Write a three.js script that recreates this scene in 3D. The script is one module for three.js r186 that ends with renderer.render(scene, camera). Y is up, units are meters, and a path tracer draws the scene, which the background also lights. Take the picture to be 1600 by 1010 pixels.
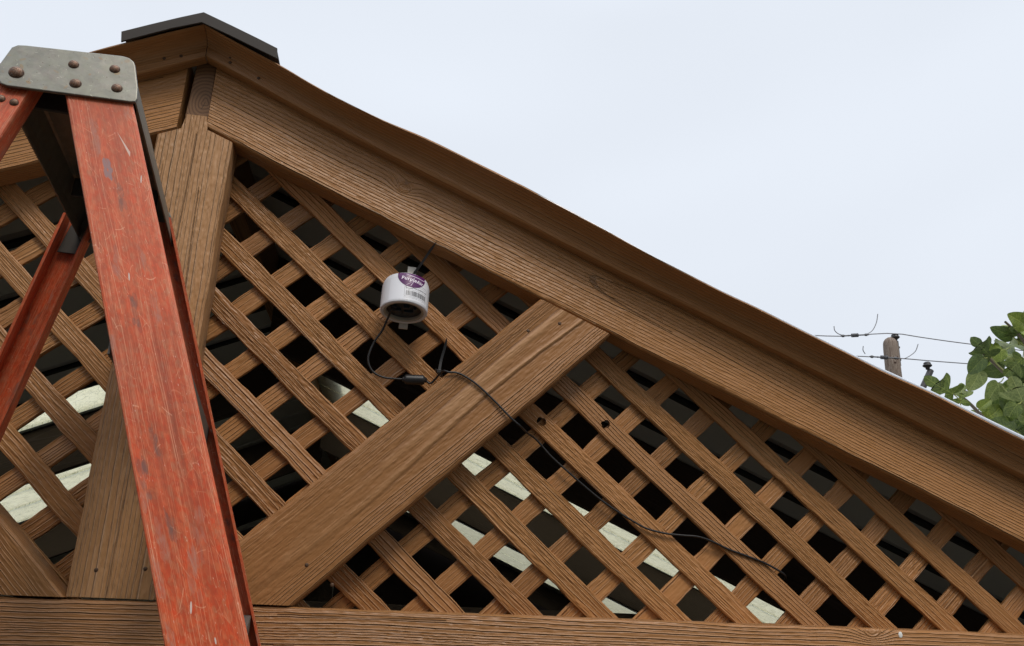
import * as THREE from 'three';
import { mergeGeometries } from 'three/addons/utils/BufferGeometryUtils.js';
import { RoundedBoxGeometry } from 'three/addons/geometries/RoundedBoxGeometry.js';
import { Brush, Evaluator, SUBTRACTION } from 'three-bvh-csg';

// ------------------------------------------------------------------ camera, sky, sun, exposure
const scene = new THREE.Scene();
const YO = 2.34;                                   // height of the gable's own zero above the ground
const camera = new THREE.PerspectiveCamera(42.75, 1024 / 646, 0.05, 400);
camera.rotation.order = 'YXZ';
camera.position.set(0.4355, YO - 0.5015, 1.527);
camera.rotation.set(THREE.MathUtils.degToRad(18.505), THREE.MathUtils.degToRad(-7.505), THREE.MathUtils.degToRad(2.261));
scene.add(camera);

const SKY_LOW = [0.772, 0.825, 0.908], ZENITH = 2.7;
{ // even overcast: the same all round, brighter towards the zenith
  const w = 256, h = 256, d = new Float32Array(w * h * 4);
  for (let j = 0; j < h; j++) {
    const el = Math.sin((((j + 0.5) / h) - 0.5) * Math.PI);
    const t = Math.max(0, el), s = Math.max(0, (t - 0.62) / 0.38);
    const k = 0.99 + 0.06 * t + (ZENITH - 1.05) * s * s * (3 - 2 * s);
    for (let i = 0; i < w; i++) {
      const o = (j * w + i) * 4;
      const az = i / w * Math.PI * 2, cl = 1 + 0.022 * n2(Math.cos(az) * 3 + 7, Math.sin(az) * 3 + t * 9) + 0.012 * n2(Math.cos(az) * 8, Math.sin(az) * 8 + t * 20);   // faint unevenness of the cloud
      for (let c = 0; c < 3; c++) d[o + c] = SKY_LOW[c] * k * cl;
      d[o + 3] = 1;
    }
  }
  const sky = new THREE.DataTexture(d, w, h, THREE.RGBAFormat, THREE.FloatType);
  sky.mapping = THREE.EquirectangularReflectionMapping;
  sky.minFilter = sky.magFilter = THREE.LinearFilter;
  sky.wrapS = THREE.RepeatWrapping;
  sky.needsUpdate = true;
  scene.background = sky;
  scene.environment = sky;
}
const sun = new THREE.DirectionalLight(0xfff3e2, 1.5);
sun.position.set(2.0, 10, 5.4);
sun.target.position.set(0.5, 2.3, 0);
sun.castShadow = true;
sun.shadow.radius = 28;
sun.shadow.mapSize.set(2048, 2048);
Object.assign(sun.shadow.camera, { left: -5, right: 5, top: 5, bottom: -5, near: 0.5, far: 30 });
scene.add(sun, sun.target);

const renderer = new THREE.WebGLRenderer({ antialias: true });
renderer.setSize(1024, 646);
renderer.toneMapping = THREE.LinearToneMapping;
renderer.toneMappingExposure = 1.0;
renderer.shadowMap.enabled = true;
renderer.shadowMap.type = THREE.PCFSoftShadowMap;

// ------------------------------------------------------------------ helpers
function mulberry(a) { return () => { a |= 0; a = a + 0x6D2B79F5 | 0; let t = Math.imul(a ^ a >>> 15, 1 | a); t = t + Math.imul(t ^ t >>> 7, 61 | t) ^ t; return ((t ^ t >>> 14) >>> 0) / 4294967296; }; }
function hash(x, y) { let h = Math.imul(x | 0, 374761393) + Math.imul(y | 0, 668265263) | 0; h = Math.imul(h ^ h >>> 13, 1274126177); return ((h ^ h >>> 16) >>> 0) / 4294967296; }
function n2(x, y) {                                 // value noise, -1 .. 1
  const i = Math.floor(x), j = Math.floor(y); let f = x - i, g = y - j;
  f = f * f * (3 - 2 * f); g = g * g * (3 - 2 * g);
  const a = hash(i, j), b = hash(i + 1, j), c = hash(i, j + 1), d = hash(i + 1, j + 1);
  return 2 * (a + (b - a) * f + (c - a) * g + (a - b - c + d) * f * g) - 1;
}
const used = {};
function numbered(n) { const k = used[n] = (used[n] ?? -1) + 1; return k ? `${n}_${String(k).padStart(3, '0')}` : n; }
function mesh(name, geo, mat, parent) {
  const m = new THREE.Mesh(geo, mat);
  m.name = numbered(name); m.castShadow = m.receiveShadow = true;
  (parent ?? scene).add(m);
  return m;
}
function thing(name, label, category, pos = [0, 0, 0], group) {
  const g = new THREE.Group(); g.name = numbered(name); g.position.set(...pos);
  g.userData = { label, category }; if (group) g.userData.group = group;
  scene.add(g); return g;
}
function structure(m) { m.userData.kind = 'structure'; return m; }
function V(x, y, z) { return new THREE.Vector3(x, y, z); }
function tube(pts, r, seg = 60, rad = 8, closed = false) {
  return new THREE.TubeGeometry(new THREE.CatmullRomCurve3(pts.map(p => V(...p)), closed, 'centripetal'), seg, r, rad, closed);
}
function box(w, h, d, x, y, z, r = 0.002) { const g = new RoundedBoxGeometry(w, h, d, 2, Math.min(r, w / 2.2, h / 2.2, d / 2.2)); g.translate(x, y, z); return g; }
function canvas(w, h, draw, srgb = true) {
  const c = document.createElement('canvas'); c.width = w; c.height = h; draw(c.getContext('2d'), w, h);
  const t = new THREE.CanvasTexture(c); if (srgb) t.colorSpace = THREE.SRGBColorSpace; t.anisotropy = 8; return t;
}
function dataTex(w, h, arr, srgb) {
  const t = new THREE.DataTexture(arr, w, h, THREE.RGBAFormat); t.magFilter = t.minFilter = THREE.LinearFilter;
  t.wrapS = t.wrapT = THREE.MirroredRepeatWrapping; if (srgb) t.colorSpace = THREE.SRGBColorSpace; t.needsUpdate = true; return t;
}
const toS = c => 255 * (c <= 0.0031308 ? 12.92 * c : 1.055 * Math.pow(c, 1 / 2.4) - 0.055);

// ------------------------------------------------------------------ weathered, painted timber: growth rings cut by the saw
const TW = 2048, TH = 512, EU = 1.6, EV = 0.4;      // texture covers 1.6 m along the grain, 0.4 m across
function grain({ seed, vc, d0, dv, sp, knots = [], rough = 0.12, sharp = 1, smooth = 0.35 }) {
  const H = new Uint8Array(TW * TH * 4), C = new Uint8Array(TW * TH * 4), s = seed * 17.3;
  for (let j = 0; j < TH; j++) for (let i = 0; i < TW; i++) {
    const u = i / TW * EU, v = j / TH * EV;
    const vw = v + 0.007 * n2(u * 1.7 + s, v * 5 + s) + 0.0022 * n2(u * 6 + s, v * 22) + 0.0006 * n2(u * 40, v * 160 + s);
    const d = d0 + dv * n2(u * 0.9 + s * 3, 4.4) + 0.4 * dv * n2(u * 2.6 + s, 9.1);
    let r = Math.hypot(vw - vc, d), kn = 0, kh = 0;
    for (const [ku, kv, kr] of knots) {
      const e = Math.hypot((u - ku) / 1.5, v - kv) / kr;
      if (e < 6) { r += 1.6 * kr * Math.exp(-e * e * 0.35) * Math.sign(vw - vc || 1); if (e < 1) { kn = 1 - e; kh = 0.5 + 0.5 * Math.cos(e * 16); } }
    }
    const ph = r / sp + 0.9 * n2(r * 55 + s, u * 0.15) + 0.6 * n2(r * 16 + s, 2.2) + 0.3 * n2(u * 3 + s, v * 30 + s), f = ph - Math.floor(ph), ring = Math.floor(ph);
    const on = Math.min(1, Math.max(0, 0.8 + smooth * 2.2 * n2(u * 1.5 + s, v * 11 + s * 2)));     // some stretches are filled smooth with paint
    const amp = on * (0.35 + 0.65 * hash(ring, seed));
    const e1 = (f - 0.80) / 0.085, e2 = (f - 0.97) / 0.05, e3 = (f + 0.03) / 0.05;
    const ridge = Math.exp(-e1 * e1) * amp, groove = (Math.exp(-e2 * e2) + Math.exp(-e3 * e3)) * amp;
    let h = 0.34 + 0.16 * f * on + 0.50 * sharp * ridge - 0.34 * groove;
    h += rough * (n2(u * 55 + s, v * 500) * 0.5 + n2(u * 130, v * 260 + s) * 0.35) + 0.05 * n2(u * 9 + s, v * 12);
    if (kn) h = 0.3 + 0.3 * kh * (1 - kn);
    let split = 0; const crack = Math.abs(n2(u * 1.1 + s * 5, v * 24 + s));
    if (crack < 0.014 && n2(u * 2.1 + s, v * 8 + 3) > 0.3) { h -= 0.4; split = 1; }
    h = Math.max(0, Math.min(1, h));
    const o = (j * TW + i) * 4;
    H[o] = H[o + 1] = H[o + 2] = h * 255; H[o + 3] = 255;
    const wearShine = 0.95 * ridge + Math.max(0, n2(u * 3 + s * 2, v * 30 + s) * 0.7 + n2(u * 30, v * 240 + s) * 0.5 - 0.55) * 0.6;   // paint thin on the ridges, plus their highlight put into the colour
    const dirtShade = Math.min(0.68, 0.68 * groove + 0.4 * split);                                                               // grime down in the grooves, plus their shade put into the colour
    const t = (0.93 + 0.11 * n2(u * 2.3 + s, v * 7 + s) + 0.05 * n2(u * 45 + s, v * 300)) * (1 - dirtShade);
    const R = 0.418 * t + 0.27 * wearShine, G = 0.198 * t + 0.195 * wearShine, B = 0.070 * t + 0.122 * wearShine;
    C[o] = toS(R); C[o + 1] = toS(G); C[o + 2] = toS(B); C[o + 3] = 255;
  }
  return { h: dataTex(TW, TH, H, false), c: dataTex(TW, TH, C, true) };
}
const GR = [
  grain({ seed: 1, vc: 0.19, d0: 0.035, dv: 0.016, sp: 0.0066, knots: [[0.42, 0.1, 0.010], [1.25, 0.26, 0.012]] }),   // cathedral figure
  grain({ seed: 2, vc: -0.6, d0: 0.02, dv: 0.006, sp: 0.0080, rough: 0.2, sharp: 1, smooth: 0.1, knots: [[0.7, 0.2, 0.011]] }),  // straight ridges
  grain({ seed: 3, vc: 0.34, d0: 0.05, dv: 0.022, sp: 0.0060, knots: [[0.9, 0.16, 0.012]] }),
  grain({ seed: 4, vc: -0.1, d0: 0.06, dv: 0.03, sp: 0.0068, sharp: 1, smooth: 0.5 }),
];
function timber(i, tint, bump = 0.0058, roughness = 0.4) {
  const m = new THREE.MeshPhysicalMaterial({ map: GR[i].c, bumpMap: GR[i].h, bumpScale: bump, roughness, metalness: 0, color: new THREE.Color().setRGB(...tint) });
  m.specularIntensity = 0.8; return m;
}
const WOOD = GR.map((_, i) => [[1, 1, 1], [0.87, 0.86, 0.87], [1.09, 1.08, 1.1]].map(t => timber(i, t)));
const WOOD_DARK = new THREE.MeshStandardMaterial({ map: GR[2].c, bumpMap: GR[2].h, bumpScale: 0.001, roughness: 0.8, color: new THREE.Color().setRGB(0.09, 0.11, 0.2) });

// A board between two points of the gable plane: rounded arrises, wandering edges, skewed or shaped ends.
function boardGeo(p0, p1, w, z0, z1, o = {}) {
  const { r = 0.004, wob = 0.0011, seed = 1, a0 = 0, a1 = 0, nv = 6, e0, e1, uo = null, vo = null, step = 0.02 } = o;
  const rnd = mulberry(seed * 7919 + 11);
  const L = Math.hypot(p1[0] - p0[0], p1[1] - p0[1]), du = [(p1[0] - p0[0]) / L, (p1[1] - p0[1]) / L], dvv = [-du[1], du[0]];
  const U = uo ?? rnd() * 6, W0 = vo ?? rnd() * 3;
  const loop = [], t = z1 - z0, h = w / 2;
  for (let i = 0; i <= nv; i++) loop.push([-h + r + (w - 2 * r) * i / nv, z1]);
  const arc = (cx, cz, a) => { for (let i = 1; i < 3; i++) { const b = a + i / 3 * Math.PI / 2; loop.push([cx + r * Math.sin(b), cz + r * Math.cos(b)]); } };
  arc(h - r, z1 - r, 0); loop.push([h, z1 - r], [h, z0 + t / 2], [h, z0 + r]);
  arc(h - r, z0 + r, Math.PI / 2); loop.push([h - r, z0], [-h + r, z0]);
  arc(-h + r, z0 + r, Math.PI); loop.push([-h, z0 + r], [-h, z0 + t / 2], [-h, z1 - r]);
  arc(-h + r, z1 - r, Math.PI * 1.5); loop.push([-h + r, z1]);
  const n = loop.length, N = Math.max(2, Math.ceil(L / step)), pos = [], uv = [], idx = [], per = [0];
  for (let i = 1; i < n; i++) per.push(per[i - 1] + Math.hypot(loop[i][0] - loop[i - 1][0], loop[i][1] - loop[i - 1][1]));
  const ring = (k, out) => {
    for (let i = 0; i < n; i++) {
      const [v, z] = loop[i], s = e0 ? e0(v) : a0 * v, e = e1 ? e1(v) : L + a1 * v, u = s + (e - s) * k / N;
      const side = v > 0 ? 1 : 2, q = Math.min(1, Math.abs(v) / h);
      const off = wob * (n2(u * 14 + seed * 3.1, side * 7.7 + seed) + 0.7 * n2(u * 47 + seed, side * 3.3)) * q * q
        - Math.max(0, n2(u * 30 + seed * 5, side * 11) - 0.72) * 4 * wob * q;
      const vv = v + Math.sign(v) * off, zz = z + (z > (z0 + z1) / 2 ? 1 : 0) * wob * 0.7 * n2(u * 9 + seed, 31 + seed);
      out.push(p0[0] + du[0] * u + dvv[0] * vv, p0[1] + du[1] * u + dvv[1] * vv + YO, zz);
      uv.push((U + u) / EU, (W0 + per[i]) / EV);
    }
  };
  for (let k = 0; k <= N; k++) ring(k, pos);
  for (let k = 0; k < N; k++) for (let i = 0; i < n - 1; i++) { const a = k * n + i, b = a + n; idx.push(a, b, a + 1, b, b + 1, a + 1); }
  const g = new THREE.BufferGeometry();
  const caps = [0, N].map((k, c) => {
    const base = pos.length / 3, src = k * n * 3; let cx = 0, cy = 0, cz = 0;
    for (let i = 0; i < n - 1; i++) { const a = src + i * 3; pos.push(pos[a], pos[a + 1], pos[a + 2]); uv.push((U + per[i]) / EU, (W0 + loop[i][1]) / EV); cx += pos[a]; cy += pos[a + 1]; cz += pos[a + 2]; }
    pos.push(cx / (n - 1), cy / (n - 1), cz / (n - 1)); uv.push(U / EU, W0 / EV);
    for (let i = 0; i < n - 1; i++) { const a = base + i, b = base + (i + 1) % (n - 1), m = base + n - 1; c ? idx.push(m, a, b) : idx.push(m, b, a); }
  });
  g.setAttribute('position', new THREE.Float32BufferAttribute(pos, 3));
  g.setAttribute('uv', new THREE.Float32BufferAttribute(uv, 2));
  g.setIndex(idx); g.computeVertexNormals();
  // weld the seam's normals
  const N3 = g.attributes.normal;
  for (let k = 0; k <= N; k++) { const a = k * n, b = a + n - 1; const v = V(N3.getX(a) + N3.getX(b), N3.getY(a) + N3.getY(b), N3.getZ(a) + N3.getZ(b)).normalize(); N3.setXYZ(a, v.x, v.y, v.z); N3.setXYZ(b, v.x, v.y, v.z); }
  return g;
}

// ------------------------------------------------------------------ ground
{
  const gt = canvas(512, 512, (c, w, h) => {
    c.fillStyle = '#45433a'; c.fillRect(0, 0, w, h); const r = mulberry(5);
    for (let i = 0; i < 9000; i++) { const k = 42 + r() * 55; c.fillStyle = `rgba(${k},${k * 0.96},${k * 0.88},0.35)`; c.fillRect(r() * w, r() * h, 1 + r() * 3, 1 + r() * 3); }
  });
  gt.wrapS = gt.wrapT = THREE.RepeatWrapping; gt.repeat.set(160, 160);
  const g = mesh('ground', new THREE.PlaneGeometry(320, 320).rotateX(-Math.PI / 2), new THREE.MeshStandardMaterial({ map: gt, roughness: 0.95 }));
  structure(g);
}

structure(mesh('added_sky_blocker', box(18, 5.2, 0.3, 0, 2.6, 6.4), new THREE.MeshStandardMaterial({ color: new THREE.Color().setRGB(0.22, 0.2, 0.17), roughness: 0.9 })));  // unseen wall added behind the camera to block the low sky
// ------------------------------------------------------------------ the gable of the pavilion
const M = 0.4369, TH_R = Math.atan(M), CR = Math.cos(TH_R), SR = Math.sin(TH_R), RK = 0.349, BM = -0.5266;
const ZF = 0.06, ZK = 0.004;
const HALF = 2.5;
const roofY = x => RK + 0.153 - M * Math.abs(x);
const pav = thing('garden_pavilion', 'brown painted timber gable with diagonal lattice panels under a low pitched roof', 'pavilion');

// king post: shaped top fitted under the two rafters
{
  const topAt = v => { const x = Math.abs(v + 0.004); return x < 0.021 ? 0.365 : RK - M * Math.abs(v) - 0.004; };
  const L = 0.34 - BM;
  const p = mesh('king_post', boardGeo([0, BM + 0.003], [0, BM + 0.003 + L], 0.14, ZK, ZF, { seed: 3, nv: 24, uo: 0.1, vo: 0.05, r: 0.005,
    e1: v => topAt(-v) - BM - 0.003 }), timber(1, [1.12, 1.24, 1.5]), pav);
}
// tie beam
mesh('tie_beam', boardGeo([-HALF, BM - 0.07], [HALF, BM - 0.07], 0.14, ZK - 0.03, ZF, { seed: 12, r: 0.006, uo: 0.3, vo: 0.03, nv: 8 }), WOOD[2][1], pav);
// rafters
const rafterLine = (sgn, off, x) => [sgn * x, RK + off - M * x];
for (const s of [1, -1]) {
  const w = 0.14, off = (w / 2) / CR, x0 = s > 0 ? 0.012 : 0.036, x1 = HALF;
  const P0 = rafterLine(s, off, x0 + (s > 0 ? 0.006 : 0.0)), P1 = rafterLine(s, off, x1);
  const k = s > 0 ? -M * 1.0 : M * 1.0;      // plumb cut: du/dv
  const g = boardGeo(P0, P1, w, ZK, ZF, { seed: s > 0 ? 21 : 24, r: 0.005, wob: 0.0014, a0: s > 0 ? -M : M, a1: s > 0 ? -M : M, nv: 8, uo: s > 0 ? 0.0 : 0.75, vo: s > 0 ? 0.03 : 0.13 });
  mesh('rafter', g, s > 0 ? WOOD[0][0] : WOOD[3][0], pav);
}
// end of the ridge beam between the rafters, its growth rings showing
{
  const ringTex = canvas(256, 512, (c, w, h) => {
    c.fillStyle = 'rgb(128,92,60)'; c.fillRect(0, 0, w, h); const r = mulberry(8);
    for (let k = 0; k < 26; k++) { c.strokeStyle = k % 2 ? 'rgba(96,64,38,0.8)' : 'rgba(146,108,74,0.6)'; c.lineWidth = 5 + 3 * r(); c.beginPath(); for (let a = 0; a <= 64; a++) { const t = a / 64 * Math.PI * 2, R = 14 + k * 15 + 5 * Math.sin(t * 3 + k * 0.2) + 3 * r(); const x = 150 + R * Math.cos(t) * 0.9, y = 360 + R * Math.sin(t); a ? c.lineTo(x, y) : c.moveTo(x, y); } c.stroke(); }
    c.strokeStyle = 'rgba(30,18,10,0.9)'; c.lineWidth = 3; c.beginPath(); c.moveTo(150, 360); c.lineTo(128, 420); c.stroke();
  });
  const sh = new THREE.Shape([[-0.026, 0.367], [0.0155, 0.367], [0.012, 0.492], [-0.021, 0.492]].map(p => new THREE.Vector2(...p)));
  const g = new THREE.ExtrudeGeometry(sh, { depth: 6.5, bevelEnabled: true, bevelSize: 0.002, bevelThickness: 0.002, bevelSegments: 2 });
  g.translate(0, YO, ZF - 6.512);
  const uv = g.attributes.uv; for (let i = 0; i < uv.count; i++) uv.setXY(i, (g.attributes.position.getX(i) + 0.03) / 0.06, (g.attributes.position.getY(i) - YO - 0.36) / 0.14);
  mesh('ridge_beam', g, new THREE.MeshStandardMaterial({ map: ringTex, bumpMap: ringTex, bumpScale: 0.0012, roughness: 0.6 }), pav);
}
// diagonal braces
{
  const bt = THREE.MathUtils.degToRad(43.69), bo = -0.5066, w = 0.14;
  const d = [Math.cos(bt), Math.sin(bt)], nrm = [-Math.sin(bt), Math.cos(bt)];
  const at = u => [nrm[0] * bo + d[0] * u, nrm[1] * bo + d[1] * u];
  const p0 = at(0), y0 = p0[1];
  // ends: foot cut level on the tie beam, head cut along the rafter
  const e0 = v => (BM + 0.002 - y0 - nrm[1] * v) / d[1];
  const e1 = v => { const bx = p0[0] + nrm[0] * v, by = p0[1] + nrm[1] * v; return (RK - 0.004 - M * bx - by) / (d[1] + M * d[0]); };
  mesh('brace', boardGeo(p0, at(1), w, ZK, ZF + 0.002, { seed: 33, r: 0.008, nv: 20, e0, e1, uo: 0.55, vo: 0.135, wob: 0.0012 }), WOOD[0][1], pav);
  // mirrored brace on the left: only its upper corner shows
  const bt2 = THREE.MathUtils.degToRad(135.5), d2 = [Math.cos(bt2), Math.sin(bt2)], m2 = [-Math.sin(bt2), Math.cos(bt2)];
  const q = [-0.083, -0.512], c0 = [q[0] + m2[0] * w / 2, q[1] + m2[1] * w / 2];
  const f0 = v => (BM + 0.002 - c0[1] - m2[1] * v) / d2[1];
  const f1 = v => { const bx = c0[0] + m2[0] * v, by = c0[1] + m2[1] * v; return (RK - 0.004 + M * bx - by) / (d2[1] - M * d2[0]); };
  mesh('brace', boardGeo(c0, [c0[0] + d2[0], c0[1] + d2[1]], w, ZK, ZF, { seed: 35, r: 0.006, nv: 20, e0: f0, e1: f1, uo: 0.2, vo: 0.2 }), WOOD[2][0], pav);
}
// lattice strips: the falling ones lie in front of the rising ones
{
  const D = THREE.MathUtils.degToRad;
  let seed = 100;
  const rnd = mulberry(77);
  function clip(nrm, c, dir, inside) {              // run of the line nrm.p = c that lies inside
    let a = null, b = null;
    for (let u = -3; u <= 3; u += 0.002) { const x = nrm[0] * c + dir[0] * u, y = nrm[1] * c + dir[1] * u; if (inside(x, y)) { a ??= u; b = u; } }
    return a === null || b - a < 0.03 ? null : [[nrm[0] * c + dir[0] * a, nrm[1] * c + dir[1] * a], [nrm[0] * c + dir[0] * b, nrm[1] * c + dir[1] * b]];
  }
  const right = (x, y) => x > 0.045 && x < 2.25 && y > BM - 0.03 && y < RK + 0.05 - M * x;
  const left = (x, y) => x < -0.045 && x > -2.25 && y > BM - 0.03 && y < RK + 0.05 + M * x;
  const F = [0, 3, 1, 2];
  const strips = [];
  function lay(list, ang, falling, inside, w, z1, holes = {}) {
    const a = D(ang), nrm = falling ? [Math.sin(a), Math.cos(a)] : [-Math.sin(a), Math.cos(a)], dir = falling ? [Math.cos(a), -Math.sin(a)] : [Math.cos(a), Math.sin(a)];
    for (const c of list) {
      const e = clip(nrm, c, dir, inside); if (!e) continue;
      seed++;
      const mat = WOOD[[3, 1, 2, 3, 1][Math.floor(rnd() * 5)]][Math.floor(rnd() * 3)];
      let g = boardGeo(e[0], e[1], w + (rnd() - 0.5) * 0.0016, z1 - 0.0088, z1 - 0.0002, { seed, r: 0.002, nv: 4, wob: 0.0015, step: 0.016, uo: rnd() * 5, vo: 0.02 + rnd() * 0.34 });
      const hole = holes[c];
      if (hole) {
        const cyl = new THREE.CylinderGeometry(0.0085, 0.0075, 0.03, 18); cyl.rotateX(Math.PI / 2);
        const p = cyl.attributes.position; for (let i = 0; i < p.count; i++) { const k = 1 + 0.28 * n2(Math.atan2(p.getY(i), p.getX(i)) * 1.5 + seed, 2); p.setXY(i, p.getX(i) * k, p.getY(i) * k * 1.1); }
        cyl.translate(hole[0], hole[1] + YO, z1);
        const A = new Brush(g.toNonIndexed()), B = new Brush(cyl.toNonIndexed()), ev = new Evaluator(); ev.useGroups = false; ev.attributes = ['position', 'normal', 'uv'];
        A.updateMatrixWorld(); B.updateMatrixWorld();
        g = ev.evaluate(A, B, SUBTRACTION).geometry;
      }
      mesh('lattice_strip', g, mat, pav);
    }
  }
  const hR = { 0.411: [0.8262, -0.1765], 0.325: [0.7004, -0.1795] };
  lay([1.046, 0.957, 0.867, 0.777, 0.682, 0.593, 0.5, 0.411, 0.325, 0.234, 0.145, 0.055, -0.036, -0.123, -0.213, -0.303], 41.17, true, right, 0.038, 0, hR);
  lay([0.19, 0.101, 0.011, -0.078, -0.171, -0.258, -0.352, -0.443, -0.534, -0.626, -0.719, -0.814, -0.909, -1.005, -1.098, -1.193, -1.29, -1.382, -1.475, -1.57], 43.41, false, right, 0.0372, -0.009);
  lay([0.098, 0.007, -0.083, -0.173, -0.268, -0.359, -0.449, -0.54, -0.63, -0.72, -0.81, -0.9, -0.99, -1.08, -1.17], 42.7, true, left, 0.038, 0);
  lay([1.06, 0.97, 0.88, 0.79, 0.7, 0.609, 0.518, 0.428, 0.338, 0.248, 0.158, 0.074, -0.018, -0.108, -0.198, -0.289, -0.379], 42.2, false, left, 0.0372, -0.009);
}
// moulding under the roof edge: square lower lip, then a cove that flares out to carry the roof edge
{
  for (const s of [1, -1]) {
    const prof = [[0.0605, 0.0], [0.078, 0.0], [0.0812, 0.0012], [0.083, 0.0045], [0.0835, 0.010], [0.0835, 0.0195], [0.0845, 0.0235], [0.088, 0.0275], [0.095, 0.0312], [0.105, 0.0340], [0.116, 0.0357], [0.1265, 0.0364], [0.1272, 0.0395], [0.0605, 0.0398]];
    const NP = prof.length, X0 = 0.0006, X1 = HALF + 0.12, N = 150, pos = [], uv = [], idx = [];
    const per = [0]; for (let i = 1; i < NP; i++) per.push(per[i - 1] + Math.hypot(prof[i][0] - prof[i - 1][0], prof[i][1] - prof[i - 1][1]));
    const cl = x => 0.474 + (x < 0.25 ? 0.010 * (1 - x / 0.25) : 0) - M * x;   // mitre rises a little at the ridge
    for (let k = 0; k <= N; k++) {
      const x = X0 + (X1 - X0) * k / N;
      for (let i = 0; i < NP; i++) {
        const [z, n] = prof[i], t = Math.max(0, (n - 0.024) / 0.012);
        const wv = t * (0.0052 * n2(x * 3.4 + s * 5, 8) + 0.0024 * n2(x * 9 + s, 3)) * Math.min(1, x * 3) + 0.0006 * n2(x * 30, i * 0.3 + s);
        pos.push(s * x, cl(x) + (n + wv) / CR + YO, z); uv.push(x / CR / EU + 0.15, (per[i] + 0.21 + (s < 0 ? 0.5 : 0)) / EV);
      }
    }
    for (let k = 0; k < N; k++) for (let i = 0; i < NP - 1; i++) { const a = k * NP + i, b = a + NP; s > 0 ? idx.push(a, b, a + 1, b, b + 1, a + 1) : idx.push(a, a + 1, b, b, a + 1, b + 1); }
    const g = new THREE.BufferGeometry(); g.setAttribute('position', new THREE.Float32BufferAttribute(pos, 3)); g.setAttribute('uv', new THREE.Float32BufferAttribute(uv, 2)); g.setIndex(idx); g.computeVertexNormals();
    mesh('eave_moulding', g, timber(2, [0.92, 0.9, 0.9], 0.0026), pav);
  }
}
// roof: ribbed dark sheets with translucent ones between, rafters inside
const SHEET_DARK = new THREE.MeshPhysicalMaterial({ color: new THREE.Color().setRGB(0.5, 0.495, 0.48), roughness: 0.36, metalness: 0.0 });
const fibre = canvas(1024, 1024, (c, w, h) => {
  c.fillStyle = 'rgb(240,237,206)'; c.fillRect(0, 0, w, h); const r = mulberry(41);
  for (let i = 0; i < 2200; i++) {
    const x = r() * w, y = r() * h, a = r() * 6.28, l = 40 + r() * 90, b = (r() - 0.5) * 60, k = r();
    c.strokeStyle = k < 0.6 ? `rgba(110,112,82,${0.18 + 0.32 * r()})` : `rgba(250,250,236,${0.4})`; c.lineWidth = 1.2 + 1.8 * r();
    c.beginPath(); c.moveTo(x, y); c.quadraticCurveTo(x + Math.cos(a) * l / 2 - b * Math.sin(a), y + Math.sin(a) * l / 2 + b * Math.cos(a), x + Math.cos(a) * l, y + Math.sin(a) * l); c.stroke();
  }
});
fibre.wrapS = fibre.wrapT = THREE.RepeatWrapping;
const SHEET_PALE = new THREE.MeshPhysicalMaterial({ map: fibre, transmission: 0.72, roughness: 1, thickness: 0, side: THREE.DoubleSide, bumpMap: fibre, bumpScale: 0.0006 });
const SEAM_SHADOW = new THREE.MeshStandardMaterial({ color: new THREE.Color().setRGB(0.006, 0.007, 0.008), roughness: 0.7 });
function ribSheet(side, z0, z1, x0 = 0, x1 = HALF + 0.1, single = false) {   // folded sheet: flat pan with a raised rib near its far edge
  const w = z0 - z1, prof = [[0, 0], [w - 0.040, 0], [w - 0.036, 0.046], [w - 0.012, 0.046], [w - 0.008, 0], [w - 0.0015, 0]];
  const sh = []; const pos = [], uv = [], idx = [];
  for (const t of single ? [0] : [0, 0.0014]) for (const x of [x0, x1]) for (const [q, y] of prof) { pos.push(side * x, roofY(x) + (y + t) / CR + YO, z0 - q); uv.push(x / CR / 0.5, q / 0.5 + z0 * 1.7); }
  const n = prof.length;
  for (const l of single ? [0] : [0, 1]) for (let i = 0; i < n - 1; i++) { const a = l * 2 * n + i, b = a + n; (l === 0) === (side > 0) ? idx.push(a, a + 1, b, b, a + 1, b + 1) : idx.push(a, b, a + 1, b, b + 1, a + 1); }
  let g = new THREE.BufferGeometry(); g.setAttribute('position', new THREE.Float32BufferAttribute(pos, 3)); g.setAttribute('uv', new THREE.Float32BufferAttribute(uv, 2)); g.setIndex(idx);
  g = g.toNonIndexed(); g.computeVertexNormals(); return g;
}
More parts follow.
